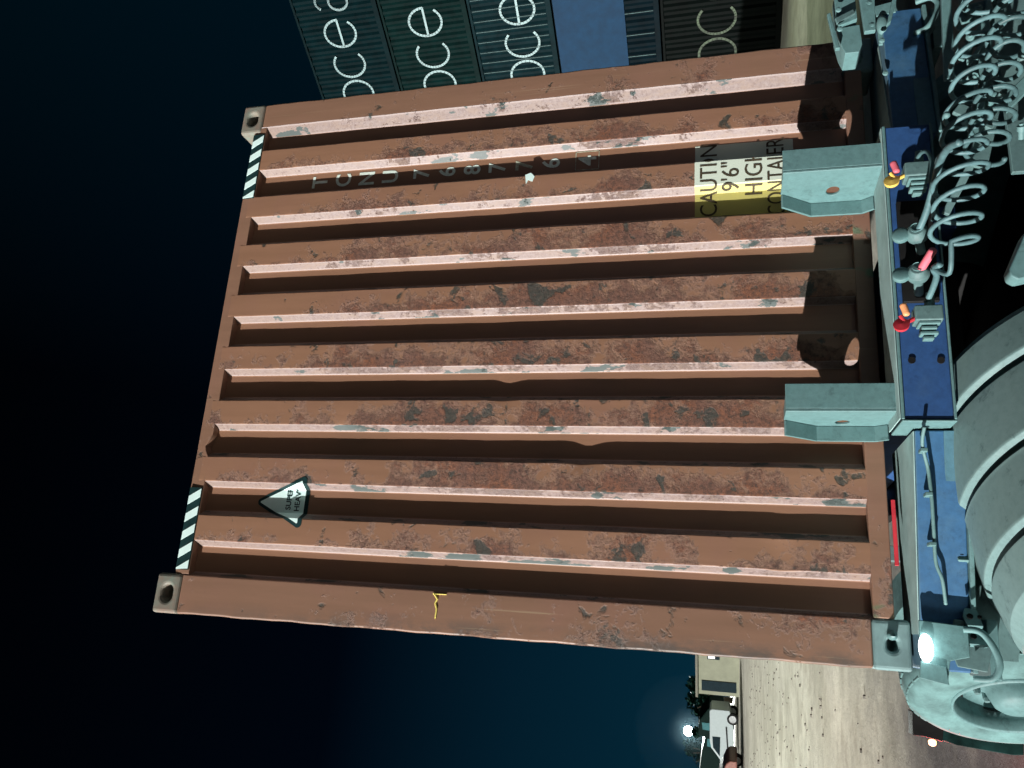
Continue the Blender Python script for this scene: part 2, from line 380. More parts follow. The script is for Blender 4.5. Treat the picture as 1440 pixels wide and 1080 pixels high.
# top rail, bent at one place, and bottom rail
b = MB(); bm = b.bm; n = 90; rings = []; dent = at(298, 628, 0).x
for j in range(n+1):
    x = -1.057+2.141*j/n; q = math.exp(-((x-dent)/.035)**2)
    rings.append([bm.verts.new(p) for p in ((x, .000, 3.900+.028*q), (x, .004, 3.968), (x, .06, 3.985), (x, .06, 3.915), (x, .052, 3.900+.02*q))])
for j in range(n):
    for i in range(5): bm.faces.new((rings[j][i], rings[j][(i+1) % 5], rings[j+1][(i+1) % 5], rings[j+1][i]))
bm.faces.new(rings[0]); bm.faces.new(rings[-1])
toprail = b.build('top_rail', M['frame'], cont, bevel=.003)
MB().box((-1.057, -.002, 1.197), (1.084, .07, 1.262)).build('bottom_rail', M['frame'], cont, bevel=.005)
# corner castings with their openings
def casting(cx, cy, zt, sx, sy, mat):
    hs = .62 if zt < 2 else 1.0
    W_, L_, H_ = .162, .178, .118
    x0, x1 = (cx, cx+W_) if sx > 0 else (cx-W_, cx); y0, y1 = (cy, cy+L_) if sy > 0 else (cy-L_, cy)
    b = MB(); b.box((x0, y0, zt), (x1, y1, zt+H_)); o = b.build('corner_casting', mat, cont)
    h = MB(); zc = zt+H_/2; mx = (x0+x1)/2; fy = y0 if sy > 0 else y1; poly = []
    for i in range(20):
        a = 2*math.pi*i/20; px = (.027*math.cos(a)+(.008 if math.cos(a) > 0 else -.008))*hs; pz = .026*math.sin(a)*hs; poly.append((mx+px, fy-.02*sy, zc+pz))
    h.prism(poly, (0, .11*sy, 0)); my = (y0+y1)/2; fx = x0 if sx > 0 else x1
    poly = [(fx-.02*sx, my+.032*math.cos(2*math.pi*i/20), zc+.026*math.sin(2*math.pi*i/20)) for i in range(20)]
    h.prism(poly, (.06*sx, 0, 0))
    bm = h.bm; bmesh.ops.recalc_face_normals(bm, faces=bm.faces); bmesh.ops.translate(bm, verts=bm.verts, vec=-Vector((0, 0, ZB)))
    me = bpy.data.meshes.new('cut'); bm.to_mesh(me); bm.free(); c = bpy.data.objects.new('cut', me); COL.objects.link(c); c.location = (0, 0, ZB)
    md = o.modifiers.new('c', 'BOOLEAN'); md.object = c; md.solver = 'EXACT'
    mb = o.modifiers.new('b', 'BEVEL'); mb.width = .014; mb.segments = 3; mb.limit_method = 'ANGLE'
    bpy.context.view_layer.update()
    dg = bpy.context.evaluated_depsgraph_get(); nm = bpy.data.meshes.new_from_object(o.evaluated_get(dg))
    o.modifiers.clear(); o.data = nm; bpy.data.objects.remove(c)
for sx, x in ((1, -HW), (-1, HW)):
    for sy, y in ((1, -.004), (-1, LEN)):
        casting(x, y, ZB+HH-.118, sx, sy, M['casting']); casting(x, y, ZB, sx, sy, M['casting_low'])
# long sides, roof, far doors
def sidewall(x, s):
    b = MB(); bm = b.bm; y = .13; pts = []; 
    while y < LEN-.2:
        for dy, dx in ((0, 0), (.07, 0), (.138, .036), (.208, .036)): pts.append((x-s*(.01+dx), y+dy))
        y += .276
    a = [bm.verts.new((px, py, ZB+.16)) for px, py in pts]; c = [bm.verts.new((px, py, ZB+HH-.06)) for px, py in pts]
    for i in range(len(a)-1): bm.faces.new((a[i], a[i+1], c[i+1], c[i]))
    b.build('side_wall', M['frame'], cont)
    MB().box((x-(.06 if s > 0 else 0), .175, ZB+.01), (x+(.06 if s < 0 else 0), LEN-.18, ZB+.16)).build('side_rail', M['frame'], cont, bevel=.004)
    MB().box((x-(.06 if s > 0 else 0), .175, ZB+HH-.07), (x+(.06 if s < 0 else 0), LEN-.18, ZB+HH-.01)).build('side_rail', M['frame'], cont, bevel=.004)
sidewall(-HW+.003, -1); sidewall(HW-.003, 1)
MB().box((-1.17, .07, ZB+HH-.045), (1.17, LEN-.05, ZB+HH-.035)).build('roof', M['frame'], cont)
MB().box((-1.15, .09, ZB+.10), (1.15, LEN-.05, ZB+.15)).build('floor_panel', M['black'], cont)
MB().box((-1.09, LEN-.06, ZB+.12), (1.09, LEN-.02, ZB+HH-.12)).build('door', M['frame'], cont)
# hazard stripes at both ends of the top rail
def stripes(xa, xb, name='hazard_stripe'):
    b = MB(); b.box((xa, -.0035, 3.904), (xb, .001, 3.964)); o = b.build(name, M['vblack'], cont)
    b2 = MB(); x = xa+.005
    while x < xb-.01:
        w_ = .036; sh = .034; p = [(x, -.0055, 3.906), (min(x+w_, xb), -.0055, 3.906), (min(x+w_-sh, xb), -.0055, 3.962), (max(x-sh, xa), -.0055, 3.962)]
        b2.prism(p, (0, .0035, 0)); x += .075
    b2.build('white_band', M['white'], o)
stripes(.697, 1.045); stripes(-1.04, -.695)
# stencilled owner code down the recess
for txt, X, Y in (('T', 450, 258), ('C', 483, 254), ('N', 516, 250), ('U', 549, 246), ('7', 593, 242), ('6', 629, 241), ('8', 664, 239), ('7', 699, 237), ('7', 737, 234), ('6', 775, 229), ('4', 826, 226)):
    bm = textbm(txt, .108, 'CENTER', .92, .0022); q = at(X, Y, D)
    for v in bm.verts: v.co = Vector((.777+v.co.x, D-.0015, q.z-.037+v.co.y))
    b = MB(); b.bm.free(); b.bm = bm; b.build('stencil_letter', M['stencil_faint' if X == 737 else 'stencil'], cont)
q = at(826, 226, D); b = MB()
for (dx, dz, wx, wz) in ((-.046, -.052, .003, .104), (.043, -.052, .003, .104), (-.046, -.052, .092, .003), (-.046, .049, .092, .003)):
    b.box((.777+dx, D-.002, q.z+dz), (.777+dx+wx, D-.001, q.z+dz+wz))
b.build('stencil_frame', M['stencil_faint'], cont)
# height caution sticker folded over the ribs
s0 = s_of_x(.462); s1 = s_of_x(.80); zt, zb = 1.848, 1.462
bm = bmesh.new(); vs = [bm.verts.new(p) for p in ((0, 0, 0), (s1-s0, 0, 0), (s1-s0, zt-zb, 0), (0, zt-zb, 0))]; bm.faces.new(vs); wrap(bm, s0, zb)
N = NM('faded caution vinyl'); X = N.xyz(); f = N.step(X['X'], .592, .598); N.col(N.mix(f, (.52, .47, .15), (.66, .74, .62))); N.rough(.42)  # yellow vinyl; glare on the lit rib painted as a pale colour
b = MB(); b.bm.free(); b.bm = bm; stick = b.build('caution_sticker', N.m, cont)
for txt, X, sz, off, sx in (('CAUTION', 1008, .098, .018, .86), ("9'6\"", 1039, .098, .13, .9), ('HIGH', 1072, .098, .10, .9), ('CONTAINER', 1104, .098, .008, .70)):
    bm = textbm(txt, sz, 'LEFT', sx); q = at(X, 250, 0); wrap(bm, s0+off, q.z, .003); b = MB(); b.bm.free(); b.bm = bm; b.build('lettering', M['ink'], stick)
# triangular weight placard
def tri(c, hw, h, r, n=6):
    P = [Vector((0, h)), Vector((-hw, 0)), Vector((hw, 0))]; out = []
    for i in range(3):
        a, b_, c_ = P[i-1], P[i], P[(i+1) % 3]; d1 = (a-b_).normalized(); d2 = (c_-b_).normalized(); ang = d1.angle(d2); dist = r/math.tan(ang/2)
        ctr = b_+(d1+d2).normalized()*(r/math.sin(ang/2)); p1 = b_+d1*dist-ctr; p2 = b_+d2*dist-ctr
        for k in range(n+1): q = p1.lerp(p2, k/n).normalized()*r; out.append(ctr+q+Vector(c))
    return out
ss = s_of_x(-.742); zz = 3.428
for nm, mt, c, hw, h, r, li in (('placard', 'vblack', (0, -.018), .138, .256, .016, .0015), ('placard_face', 'white', (0, .000), .112, .212, .004, .0032)):
    bm = bmesh.new(); bm.faces.new([bm.verts.new((p.x, p.y, 0)) for p in tri(c, hw, h, r)]); wrap(bm, ss, zz, li); b = MB(); b.bm.free(); b.bm = bm
    o = b.build(nm, M[mt], cont if nm == 'placard' else plac)
    if nm == 'placard': plac = o
for txt, dz in (('SUPER', .062), ('HEAVY', .022)):
    bm = textbm(txt, .033, 'CENTER', 1.0, .0007); wrap(bm, ss+.016, zz+dz, .0045); b = MB(); b.bm.free(); b.bm = bm; b.build('lettering', M['vblack'], plac)
# yellow chalk mark and torn label on the left post
b = MB(); pts = [at(X, Y, -.0022) for X, Y in ((612, 870), (614, 856), (612, 848), (615, 842), (610, 834))]
for a, c in zip(pts, pts[1:]): b.tube([a, c], .0035, 6)
b.tube([at(609, 835, -.0022), at(628, 836, -.0022)], .002, 6); b.build('chalk_mark', M['yink'], cont)
b = MB(); p = [at(X, Y, D*.4) for X, Y in ((740, 249), (748, 246), (753, 251), (750, 258), (744, 256), (741, 262))]
b.prism([(v.x, -.003, v.z) for v in p], (0, .0015, 0)); b.build('torn_label', M['white'], cont)

# ------------------------------------------------------------------ trailer
tr = empty('container_trailer', (0, 1, 0), 'blue skeletal container trailer with grey upright stops, carrying the brown container', 'trailer')
YB = -.30
b = MB(); b.box((-.456, YB, 1.042), (.60, YB+.20, 1.19)); b.build('front_beam', M['blue'], tr, bevel=.006)
b = MB(); b.box((-.456, YB-.008, 1.184), (.60, YB-.0005, 1.194)).box((-.456, YB-.008, 1.036), (.60, YB-.0005, 1.044)).box((-.464, YB-.006, 1.036), (-.4565, YB+.19, 1.192)); b.build('beam_flange', M['galv'], tr, bevel=.003)
for X, Y in ((1282, 507), (1323, 507)):
    q = at(X, Y, YB); b = MB(); b.lathe([(-.004, .0), (-.004, .011), (.004, .011)], (q.x, YB-.001, q.z), (0, 1, 0), 16); b.build('bolt_hole', M['black'], tr)
# tapered bolster wings either side
for s in (-1, 1):
    x0 = -.470 if s < 0 else .61
    pl = [(x0, -.22), (s*1.205, -.075 if s < 0 else -.155), (s*1.205, .16), (x0, .16)]
    b = MB(); b.prism([(x, y, 1.00) for x, y in pl], (0, 0, .142)); b.build('bolster', M['blue_worn'], tr, bevel=.006)
    b = MB(); b.prism([(x, y-.0, .985) for x, y in ((x0, -.235), (s*1.205, -.09 if s < 0 else -.17), (s*1.205, -.05), (x0, -.195))], (0, 0, .0145)); b.build('bolster_flange', M['galv'], tr, bevel=.003)
Mtop = plain('thick pale dust', (.30, .44, .42), .85, var=.15, sc=9)  # dust on the tops painted lighter, as strongly lit
MB().prism([(-.452, -.296, 1.1945), (.598, -.296, 1.1945), (.598, -.105, 1.1945), (-.452, -.105, 1.1945)], (0, 0, .003)).build('dusty_top', Mtop, tr)
for s in (-1, 1):
    x0 = -.474 if s < 0 else .612
    MB().prism([(x0, -.216, 1.1435), (s*1.10, -.088, 1.1435), (s*1.10, .10, 1.1435), (x0, .15, 1.1435)], (0, 0, .003)).build('dusty_top', Mtop, tr)
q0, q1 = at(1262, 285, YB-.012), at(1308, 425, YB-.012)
MB().box((q1.x, YB-.022, 1.06), (q0.x, YB-.004, 1.168)).build('coupling_mount', M['black'], tr, bevel=.003)  # black plate added where the couplings' shadow falls on the beam
for s in (-1, 1):
    x0 = -.472 if s < 0 else .612; ya, yb = (-.226, -.086) if s < 0 else (-.226, -.166)
    MB().prism([(x0, ya, 1.0), (s*1.06, yb, 1.0), (s*1.06, yb+.02, 1.0), (x0, ya+.02, 1.0)], (0, 0, .058)).build('lower_plate', M['galvb'], tr, bevel=.003)
# conduit clipped along the left wing
pts = smoothpts([at(1300, 600, -.33), at(1297, 625, -.28), at(1305, 660, -.235), at(1310, 700, -.225), at(1313, 745, -.20), at(1316, 790, -.17), at(1325, 815, -.16), at(1330, 850, -.13)])
MB().tube(pts, .0055, 8).build('conduit', M['galv'], tr, smooth=True)
for X, Y, y in ((1299, 633, -.27), (1306, 695, -.222), (1311, 765, -.19)):
    q = at(X, Y, y); MB().box((q.x-.006, y-.012, q.z-.010), (q.x+.006, y+.03, q.z+.010)).build('clip', M['galv'], tr, bevel=.002)
# upright stops: side plate with a hole, folded front flange and rear lips, chamfered corners
def stop(x, top, hole=True, fw=.085, y0=-.285, hy=-.135):
    y1 = -.045; z0 = 1.191; ch = .11; t = .010
    poly = [(y0, z0), (y1-.03, z0), (y1, z0+.04), (y1, top-ch), (y1-.085, top), (y0, top)]
    b = MB(); b.prism([(x, y, z) for y, z in poly], (t, 0, 0)); o = b.build('upright_stop', M['galv'], tr)
    # rear lip follows the chamfer
    lip = MB()
    for (a, c) in ((1, 2), (2, 3), (3, 4)):
        (ya, za), (yb, zb_) = poly[a], poly[c]; n = Vector((yb-ya, zb_-za)).normalized(); nn = Vector((-n.y, n.x))*t
        lip.prism([(x-.055, ya, za), (x-.055, yb, zb_), (x-.055, yb+nn.x, zb_+nn.y), (x-.055, ya+nn.x, za+nn.y)], (.054, 0, 0))
    lip.build('rear_lip', M['galv'], o, bevel=.002)
    f = MB(); f.box((x+t+.0005, y0, z0), (x+t+fw, y0+t, top)); f.build('front_flange', M['galv'], o, bevel=.0025)
    tp = MB(); tp.prism([(x+t+.0005, y0+t, top-.012), (x+t+fw-.02, y0+t, top-.012), (x+t+.03, y0+.14, top-.012), (x+t+.0005, y0+.14, top-.012)], (0, 0, .010)); tp.build('gusset', M['galv'], o)
    if hole:
        c = MB(); poly = [(x-.05, hy+.031*math.cos(2*math.pi*i/24), 1.342+.023*math.sin(2*math.pi*i/24)) for i in range(24)]; c.prism(poly, (.1, 0, 0))
        bm = c.bm; bmesh.ops.recalc_face_normals(bm, faces=bm.faces); bmesh.ops.translate(bm, verts=bm.verts, vec=-Vector(tr.location)); me = bpy.data.meshes.new('cut'); bm.to_mesh(me); bm.free()
        co_ = bpy.data.objects.new('cut', me); COL.objects.link(co_); co_.location = tr.location
        md = o.modifiers.new('c', 'BOOLEAN'); md.object = co_; md.solver = 'EXACT'; mb = o.modifiers.new('b', 'BEVEL'); mb.width = .002; mb.limit_method = 'ANGLE'
        bpy.context.view_layer.update(); dg = bpy.context.evaluated_depsgraph_get(); nm = bpy.data.meshes.new_from_object(o.evaluated_get(dg)); o.modifiers.clear(); o.data = nm; bpy.data.objects.remove(co_)
    return o
stop(.455, 1.525); stop(-.418, 1.535, True, .088, -.25, -.10)
# chassis under the container
for x in (-.36, .30): MB().box((x, -.09, .93), (x+.09, LEN, 1.12)).build('chassis_rail', M['blue'], tr, bevel=.004)
for y in (1.2, 2.4, 4, 6, 8, 10, 11.8): MB().box((-1.15, y, 1.0), (1.15, y+.1, 1.11)).build('cross_member', M['blue'], tr)
MB().box((-.5, .15, .88), (.5, 2.2, .925)).build('coupler_plate', M['black'], tr)
for y in (8.3, 9.6):
    for x in (-1.2, -.85, .55, .9): b = MB(); b.lathe([(0, 0), (0, .3), (.02, .48), (.25, .48), (.28, .3), (.28, 0)], (x, y, .5), (1, 0, 0), 32).build('rear_wheel', M['black'], tr)
for x in (-.60, .50): MB().box((x, 3.0, .15), (x+.1, 3.12, 1.0)).box((x-.05, 2.92, .02), (x+.15, 3.2, .06)).build('landing_leg', M['galvd'], tr, bevel=.004)
# corner locks and marker lamps at both wing ends
def marker(s):
    P = lambda dx, y, z: Vector((s*(1.128+dx), y, z))
    b = MB(); b.prism([P(-.06, -.155, 1.02), P(-.07, -.155, 1.155), P(.015, -.155, 1.158), P(.10, -.155, 1.150), P(.10, -.155, 1.085), P(.045, -.155, 1.075), P(.03, -.155, 1.02)], (0, .012, 0))
    o = b.build('lamp_bracket', M['galv'], tr, bevel=.003)
    b = MB(); b.prism([P(.052, -.158, 1.16), P(.100, -.158, 1.165), P(.115, -.158, 1.085), P(.062, -.158, 1.090)], (0, -.006, 0)).build('bracket_tab', M['galv'], o, bevel=.002)
    l = MB(); c = P(.012, -.156, 1.142)
    bm = l.bm; n = 28; prev = None; rings = []
    for (t, k_) in ((0, 1), (-.012, 1), (-.020, .8), (-.024, .4)):
        rings.append([bm.verts.new(c+Vector((.041*k_*math.cos(2*math.pi*i/n), t, .0195*k_*math.sin(2*math.pi*i/n)))) for i in range(n)])
    for r0, r1 in zip(rings, rings[1:]):
        for i in range(n): bm.faces.new((r0[i], r0[(i+1) % n], r1[(i+1) % n], r1[i]))
    bm.faces.new(rings[-1]); l.build('marker_lamp', M['lamp'] if s < 0 else M['galv'], o, smooth=True)
    b = MB(); pts = smoothpts([P(-.05, -.17, 1.035), P(-.045, -.19, .995), P(.0, -.20, .965), P(.05, -.20, .955), P(.085, -.19, .975), P(.09, -.17, 1.02)])
    b.tube(pts, .010, 10).build('lock_handle', M['galv'], tr, smooth=True)
    b = MB(); b.prism([P(-.075, -.13, .99), P(-.08, -.13, 1.05), P(.0, -.13, 1.07), P(.06, -.13, 1.05), P(.07, -.13, .97), P(.0, -.13, .95)], (0, .012, 0)).build('lock_plate', M['galvd'], tr, bevel=.003)
    b = MB(); b.box(tuple(P(-.085 if s > 0 else .09, -.125, .93)), tuple(P(.09 if s > 0 else -.085, .12, .96))).build('lock_base', M['galv'], tr, bevel=.003)
    b = MB(); q = P(-.02, -.03, 1.21)
    b.lathe([(0, .016), (-.012, .016), (-.02, .008)], (q.x, -.006, q.z), (0, 1, 0), 16).build('lock_pin', M['galv'], tr, smooth=True)
marker(-1); marker(1)
ml = bpy.data.lights.new('marker_glow', 'POINT'); ml.energy = .12; ml.color = (.85, 1, 1); ml.shadow_soft_size = .02
mo = bpy.data.objects.new('marker_glow', ml); COL.objects.link(mo); mo.location = (-1.14, -.215, 1.142)
# folded lock housing and lever at the far end of the right wing
def plate(pts, y, th, nm, mat='galv', par=None):
    return MB().prism([at(X, Y, y) for X, Y in pts], (0, th, 0)).build(nm, M[mat], par or tr, bevel=.003)
hsg = plate([(1176, 40), (1209, 34), (1213, 62), (1208, 73), (1189, 75), (1183, 64)], -.30, .10, 'lock_housing')
plate([(1173, -6), (1202, -8), (1206, 26), (1176, 38)], -.31, .07, 'housing_cheek', 'galv', hsg)
plate([(1163, 19), (1168, 17), (1180, 62), (1182, 67), (1175, 68), (1173, 60)], -.33, .018, 'lever', 'galv', hsg)
plate([(1174, 25), (1200, 12), (1203, 18), (1177, 33)], -.33, .012, 'cross_bar', 'galvd', hsg)
plate([(1208, -8), (1230, -8), (1232, 42), (1216, 44)], -.34, .02, 'lamp_plate', 'galv', hsg)
plate([(1247, 34), (1253, 30), (1263, -8), (1256, -8)], -.34, .02, 'rod', 'galv', hsg)
for X, Y in ((1179, 14), (1181, 41), (1222, 5), (1226, 36), (1240, 57), (1245, 103)):
    q = at(X, Y, -.335 if X < 1235 else -.20); MB().lathe([(0, 0), (0, .011), (.006, .009), (.008, 0)], q, (0, -1, 0), 12).build('bolt_head', M['galv'], hsg)
# red strip tucked under the container
b = MB(); b.box((-.885, -.018, 1.176), (-.665, -.010, 1.189)); o = b.build('red_strip', M['red'], tr, bevel=.002)

# ------------------------------------------------------------------ air couplings and hoses on the beam
def coupling(X, Y, yd, label, ax=(0, -1, .1), cup=True):
    c = at(X, Y, yd); t = empty('air_coupling', (c.x, c.y, c.z), label, 'coupling', 'air and electric couplings on the blue trailer beam')
    ax = Vector(ax).normalized()
    b = MB(); b.lathe([(-.012, 0), (-.012, .030), (.0, .034), (.014, .034), (.022, .026), (.034, .022), (.036, 0)], c, ax, 28); b.build('body', M['galvd'], t, smooth=False, bevel=.002)
    b = MB(); b.lathe([(-.10, 0), (-.10, .014), (-.012, .014)], c, ax, 16).build('stem', M['galvd'], t)
    b = MB(); side = ax.cross(Vector((0, 0, 1))).normalized()
    q = c+Vector((0, 0, .048))+ax*.0; b.lathe([(-.008, 0), (-.008, .026), (.008, .026), (.012, .018), (.012, 0)], q, ax, 20); b.box((c.x-.010, c.y-.004, c.z+.01), (c.x+.010, c.y+.010, c.z+.06)).build('lug', M['galv'], t, bevel=.002)
    b = MB()
    for k in range(3): b.lathe([(0, .016+.004*k), (.004, .016+.004*k)], c+ax*(.038-.012*k), ax, 20)
    b.build('rubber_ring', M['galv'], t)
    return c
c2 = coupling(1290, 330, -.44, 'grey round air coupling at the lower end of the straight dusty hose', (.15, -1, .3))
c3 = coupling(1291, 386, -.44, 'grey round air coupling with a red rubber sleeve plugged in', (.25, -1, .2))
def socket(X, Y, yd, label, capmat, capmat2, capname):
    c = at(X, Y, yd); t = empty('trailer_socket', (c.x, c.y, c.z), label, 'socket', 'air and electric couplings on the blue trailer beam')
    b = MB(); b.box((c.x-.018, c.y-.03, c.z-.045), (c.x+.034, c.y+.035, c.z+.035)); b.build('housing', M['galvd'], t, bevel=.006)
    b = MB(); x = c.x-.018
    for k, (wz, wt) in enumerate(((.036, .016), (.026, .012), (.030, .010), (.018, .014))): b.box((x-.015*(k+1)+.004, c.y-.026+.005*k, c.z-wz), (x-.015*k, c.y+.026-.004*k, c.z+wz*.7))
    b.build('ribbed_boot', M['galv'], t, bevel=.003)
    b = MB(); b.lathe([(0, .017), (.035, .013), (.05, .013)], (c.x+.032, c.y, c.z-.012), (1, 0, -.1), 16).build('cable_gland', M['galv'], t)
    b = MB(); q = Vector((c.x-.03, c.y-.02, c.z+.075)); 
    b.lathe([(-.006, 0), (-.006, .022), (.006, .024), (.008, 0)], q, (.3, -1, .2), 20); b.tube([q, (c.x-.005, c.y-.01, c.z+.035)], .007, 8); b.tube([q+Vector((.012, 0, -.01)), q+Vector((.032, 0, .002))], .006, 8)
    b.build(capname, M[capmat], t, bevel=.001)
    b = MB(); q = Vector((c.x+.022, c.y-.02, c.z+.062)); b.tube(smoothpts([q+Vector((-.022, 0, -.004)), q, q+Vector((.020, .0, .006))], 4), [.006]+[.011]*7+[.006], 10).build('lever', M[capmat2], t, smooth=True)
    return c
c1 = socket(1287, 246, -.44, 'grey electric socket with yellow cap and pink lever, nearest the right upright stop', 'yellow', 'pink', 'yellow_cap')
c4 = socket(1302, 447, -.40, 'grey electric socket with red and orange flap at the left end of the row', 'red', 'orange', 'red_flap')
def hose(name, pts, r, mat, label, cat='hose', n=8):
    P = smoothpts(pts, n); b = MB(); b.tube(P, r, 10); o = b.build(name, M[mat], None, smooth=True); tag(o, label, cat, 'dusty hoses between tractor and trailer'); rebase(o, P[0]); return o
hose('air_hose', [at(1290, 328, -.46), at(1302, 300, -.52), at(1312, 265, -.60), at(1322, 228, -.70), at(1334, 208, -.80), at(1350, 200, -.86)], .0105, 'hose', 'straight dusty air hose rising from the middle coupling into the coils')
hose('air_hose', [at(1293, 382, -.46), at(1303, 366, -.50), at(1312, 352, -.54)], .0125, 'pink', 'short red rubber sleeve on the fourth coupling', n=6)
hose('electric_cable', [at(1303, 425, -.40), at(1312, 405, -.45), at(1317, 388, -.50), at(1313, 378, -.55), at(1322, 372, -.60)], .0095, 'hose', 'grey cable looping out of the red flapped socket', 'cable')
hose('electric_cable', [at(1290, 222, -.46), at(1297, 214, -.50), at(1305, 215, -.52), at(1310, 230, -.54), at(1309, 255, -.54), at(1314, 290, -.55), at(1312, 310, -.56)], .006, 'hosed', 'thin grey cable hanging beside the yellow capped socket', 'cable')
def coil(A, B, turns, r, tube, mat, label, ph=0, sag=0, lead=None, tail=None):
    A, B = Vector(A), Vector(B); ax = (B-A).normalized(); u = (Vector((0, 0, 1))-ax*ax.z).normalized(); v = ax.cross(u); n = int(turns*22); P = []
    rnd = random.Random(int(ph*10)+3); j1 = rnd.uniform(0, 6)
    for i in range(n+1):
        t = i/n; a = ph+t*turns*2*math.pi; rr = r*(1+.10*math.sin(t*9+j1)+.06*math.sin(t*31+j1)); P.append(A.lerp(B, t+.006*math.sin(t*47+j1))+Vector((0, 0, -sag*math.sin(math.pi*t)))+(u*math.cos(a)+v*math.sin(a))*rr+ax*.02*math.sin(a+j1))
    if lead: P = smoothpts(lead+[P[0]], 6)[:-1]+P
    if tail: P = P+smoothpts([P[-1]]+tail, 6)[1:]
    b = MB(); b.tube(P, tube, 9); o = b.build('coiled_hose', M[mat], None, smooth=True); tag(o, label, 'coiled hose', 'dusty hoses between tractor and trailer'); rebase(o, P[0])
coil(at(1341, 350, -.62), at(1392, -40, -.84), 11.5, .060, .0072, 'hose', 'long coiled air line whose wide last loop hangs nearest the red rubber sleeve', 1.2, -.01, lead=[at(1312, 377, -.56), at(1335, 384, -.62)])
coil(at(1384, 225, -.66), at(1436, -40, -.82), 8.5, .050, .0072, 'hosed', 'shorter darker coiled line behind the long one at the frame corner', 2.8, 0)

# ------------------------------------------------------------------ tractor unit (standing at an angle under the trailer nose)
AZ = math.radians(27); A_ = Vector((math.cos(AZ), math.sin(AZ), 0)); F_ = Vector((math.sin(AZ), -math.cos(AZ), 0)); Zv = Vector((0, 0, 1))
tk = empty('tractor_unit', (.05, .6, 0), 'dust covered truck tractor with ribbed mudguard and rear wheels below the blue beam', 'truck')
def wheel(c, outward):               # drive wheel: deep dish rim seen from outside
    c = Vector(c); o = MB(); R = .468
    prof = [(-.30, .27), (-.29, .40), (-.26, .455), (-.22, R), (-.09, R), (-.045, .458), (-.012, .42), (0, .375), (-.006, .31), (-.02, .27)]
    prof = [(t, r) for t, r in prof]
    ax = Vector(outward); o.lathe(prof, c, ax, 72); ty = o.build('tyre', M['tyre'], tk, smooth=True)
    tb = MB()
    for i in range(44):
        a = 2*math.pi*i/44; d = math.cos(a)*Zv+math.sin(a)*ax.cross(Zv); tdir = -math.sin(a)*Zv+math.cos(a)*ax.cross(Zv)
        for (t0, t1) in ((-.285, -.20), (-.185, -.115), (-.10, -.040)):
            Mx = Matrix.Identity(4)
            for q in range(3): Mx[q][0] = ax[q]; Mx[q][1] = tdir[q]; Mx[q][2] = d[q]; Mx[q][3] = c[q]
            tb.box((t0, -.026, .43), (t1, .026, R+.007-(.016 if (t0 > -.11 or t1 < -.19) else 0)), Mx)
    tb.build('tread', M['tyre'], ty, bevel=.004)
    r = MB(); r.lathe([(-.02, .275), (-.002, .272), (-.012, .262), (-.06, .250), (-.10, .25), (-.125, .215), (-.13, .17), (-.105, .13), (-.06, .115), (-.02, .10), (0.0, .075), (.004, 0)], c, ax, 60); rim = r.build('rim', M['galv'], tk, smooth=True)
    for i in range(10):
        h = MB(); a = 2*math.pi*(i+.5)/10; q = c+ax*(-.125)+(math.cos(a)*Zv+math.sin(a)*ax.cross(Zv))*.155; h.lathe([(0, .017), (.03, .017), (.045, .012), (.046, 0)], q, ax, 8)
        h.build('wheel_nut', M['galvd'], rim)
    for i in range(6):
        a = 2*math.pi*i/6+.3; e1 = math.cos(a)*Zv+math.sin(a)*ax.cross(Zv); e2 = -math.sin(a)*Zv+math.cos(a)*ax.cross(Zv); q = c+ax*(-.088)+e1*.232; h = MB()
        h.prism([q+e1*.020*math.cos(2*math.pi*k/14)*.8+e2*.038*math.sin(2*math.pi*k/14)-ax*.045*math.cos(2*math.pi*k/14)*.3 for k in range(14)], -ax*.004)
        h.build('hand_hole', M['black'], rim)
W1 = Vector((-1.38, 1.35, .47))
wheel(W1, -A_)
b = MB(); 
for q_ in [W1+A_*off for off in (.34, 1.75, 2.09)]+[Vector((-.93, -.32, .47))+A_*off for off in (.05, .37, 1.8, 2.12)]:
    b = MB(); b.lathe([(0, .0), (0, .30), (.02, .43), (.06, .468), (.24, .468), (.28, .43), (.30, .30), (.30, 0)], q_, A_, 48).build('tyre', M['tyre'], tk)
p0 = W1+A_*.15+F_*3.0; p0.z = .22; b = MB(); b.prism([p0, p0+A_*.6, p0+A_*.6+Zv*.5, p0+Zv*.5], F_*1.2).build('fuel_tank', M['galvd'], tk, bevel=.08, segs=4)  # off-frame tractor tank, put in to block low light under the trailer
# ribbed mudguard over the forward drive wheels, drum-shaped outer end
GC = Vector((-.926, -.319, .416)); prof = [(-.235, .25), (-.228, .33), (-.20, .41), (-.15, .475), (-.09, .525), (.005, .548)]; rk = .548
for s_ in (.05, .263, .50):
    prof += [(s_-.034, rk+.004), (s_-.030, rk-.014), (s_-.010, rk-.012), (s_+.006, rk+.016), (s_+.012, rk+.018)]; rk += .018
    if s_ < .4: prof += [(s_+.17, rk+.017)]; rk += .017
prof += [(.62, rk+.010), (.625, rk), (.65, rk)]
b = MB(); b.lathe(prof, GC, A_, 90, math.radians(-100), math.radians(82)); g = b.build('mudguard', M['guard'], tk, smooth=False, solid=-.006)
md = g.modifiers.new('b', 'BEVEL'); md.width = .005; md.segments = 3; md.limit_method = 'ANGLE'; md.angle_limit = math.radians(25)
for p_ in g.data.polygons: p_.use_smooth = True
g.modifiers.new('w', 'WEIGHTED_NORMAL')
b = MB(); b.lathe([(-.232, 0), (-.232, .25)], GC, A_, 60, math.radians(-100), math.radians(82)); b.build('mudguard_end', M['guard'], tk)
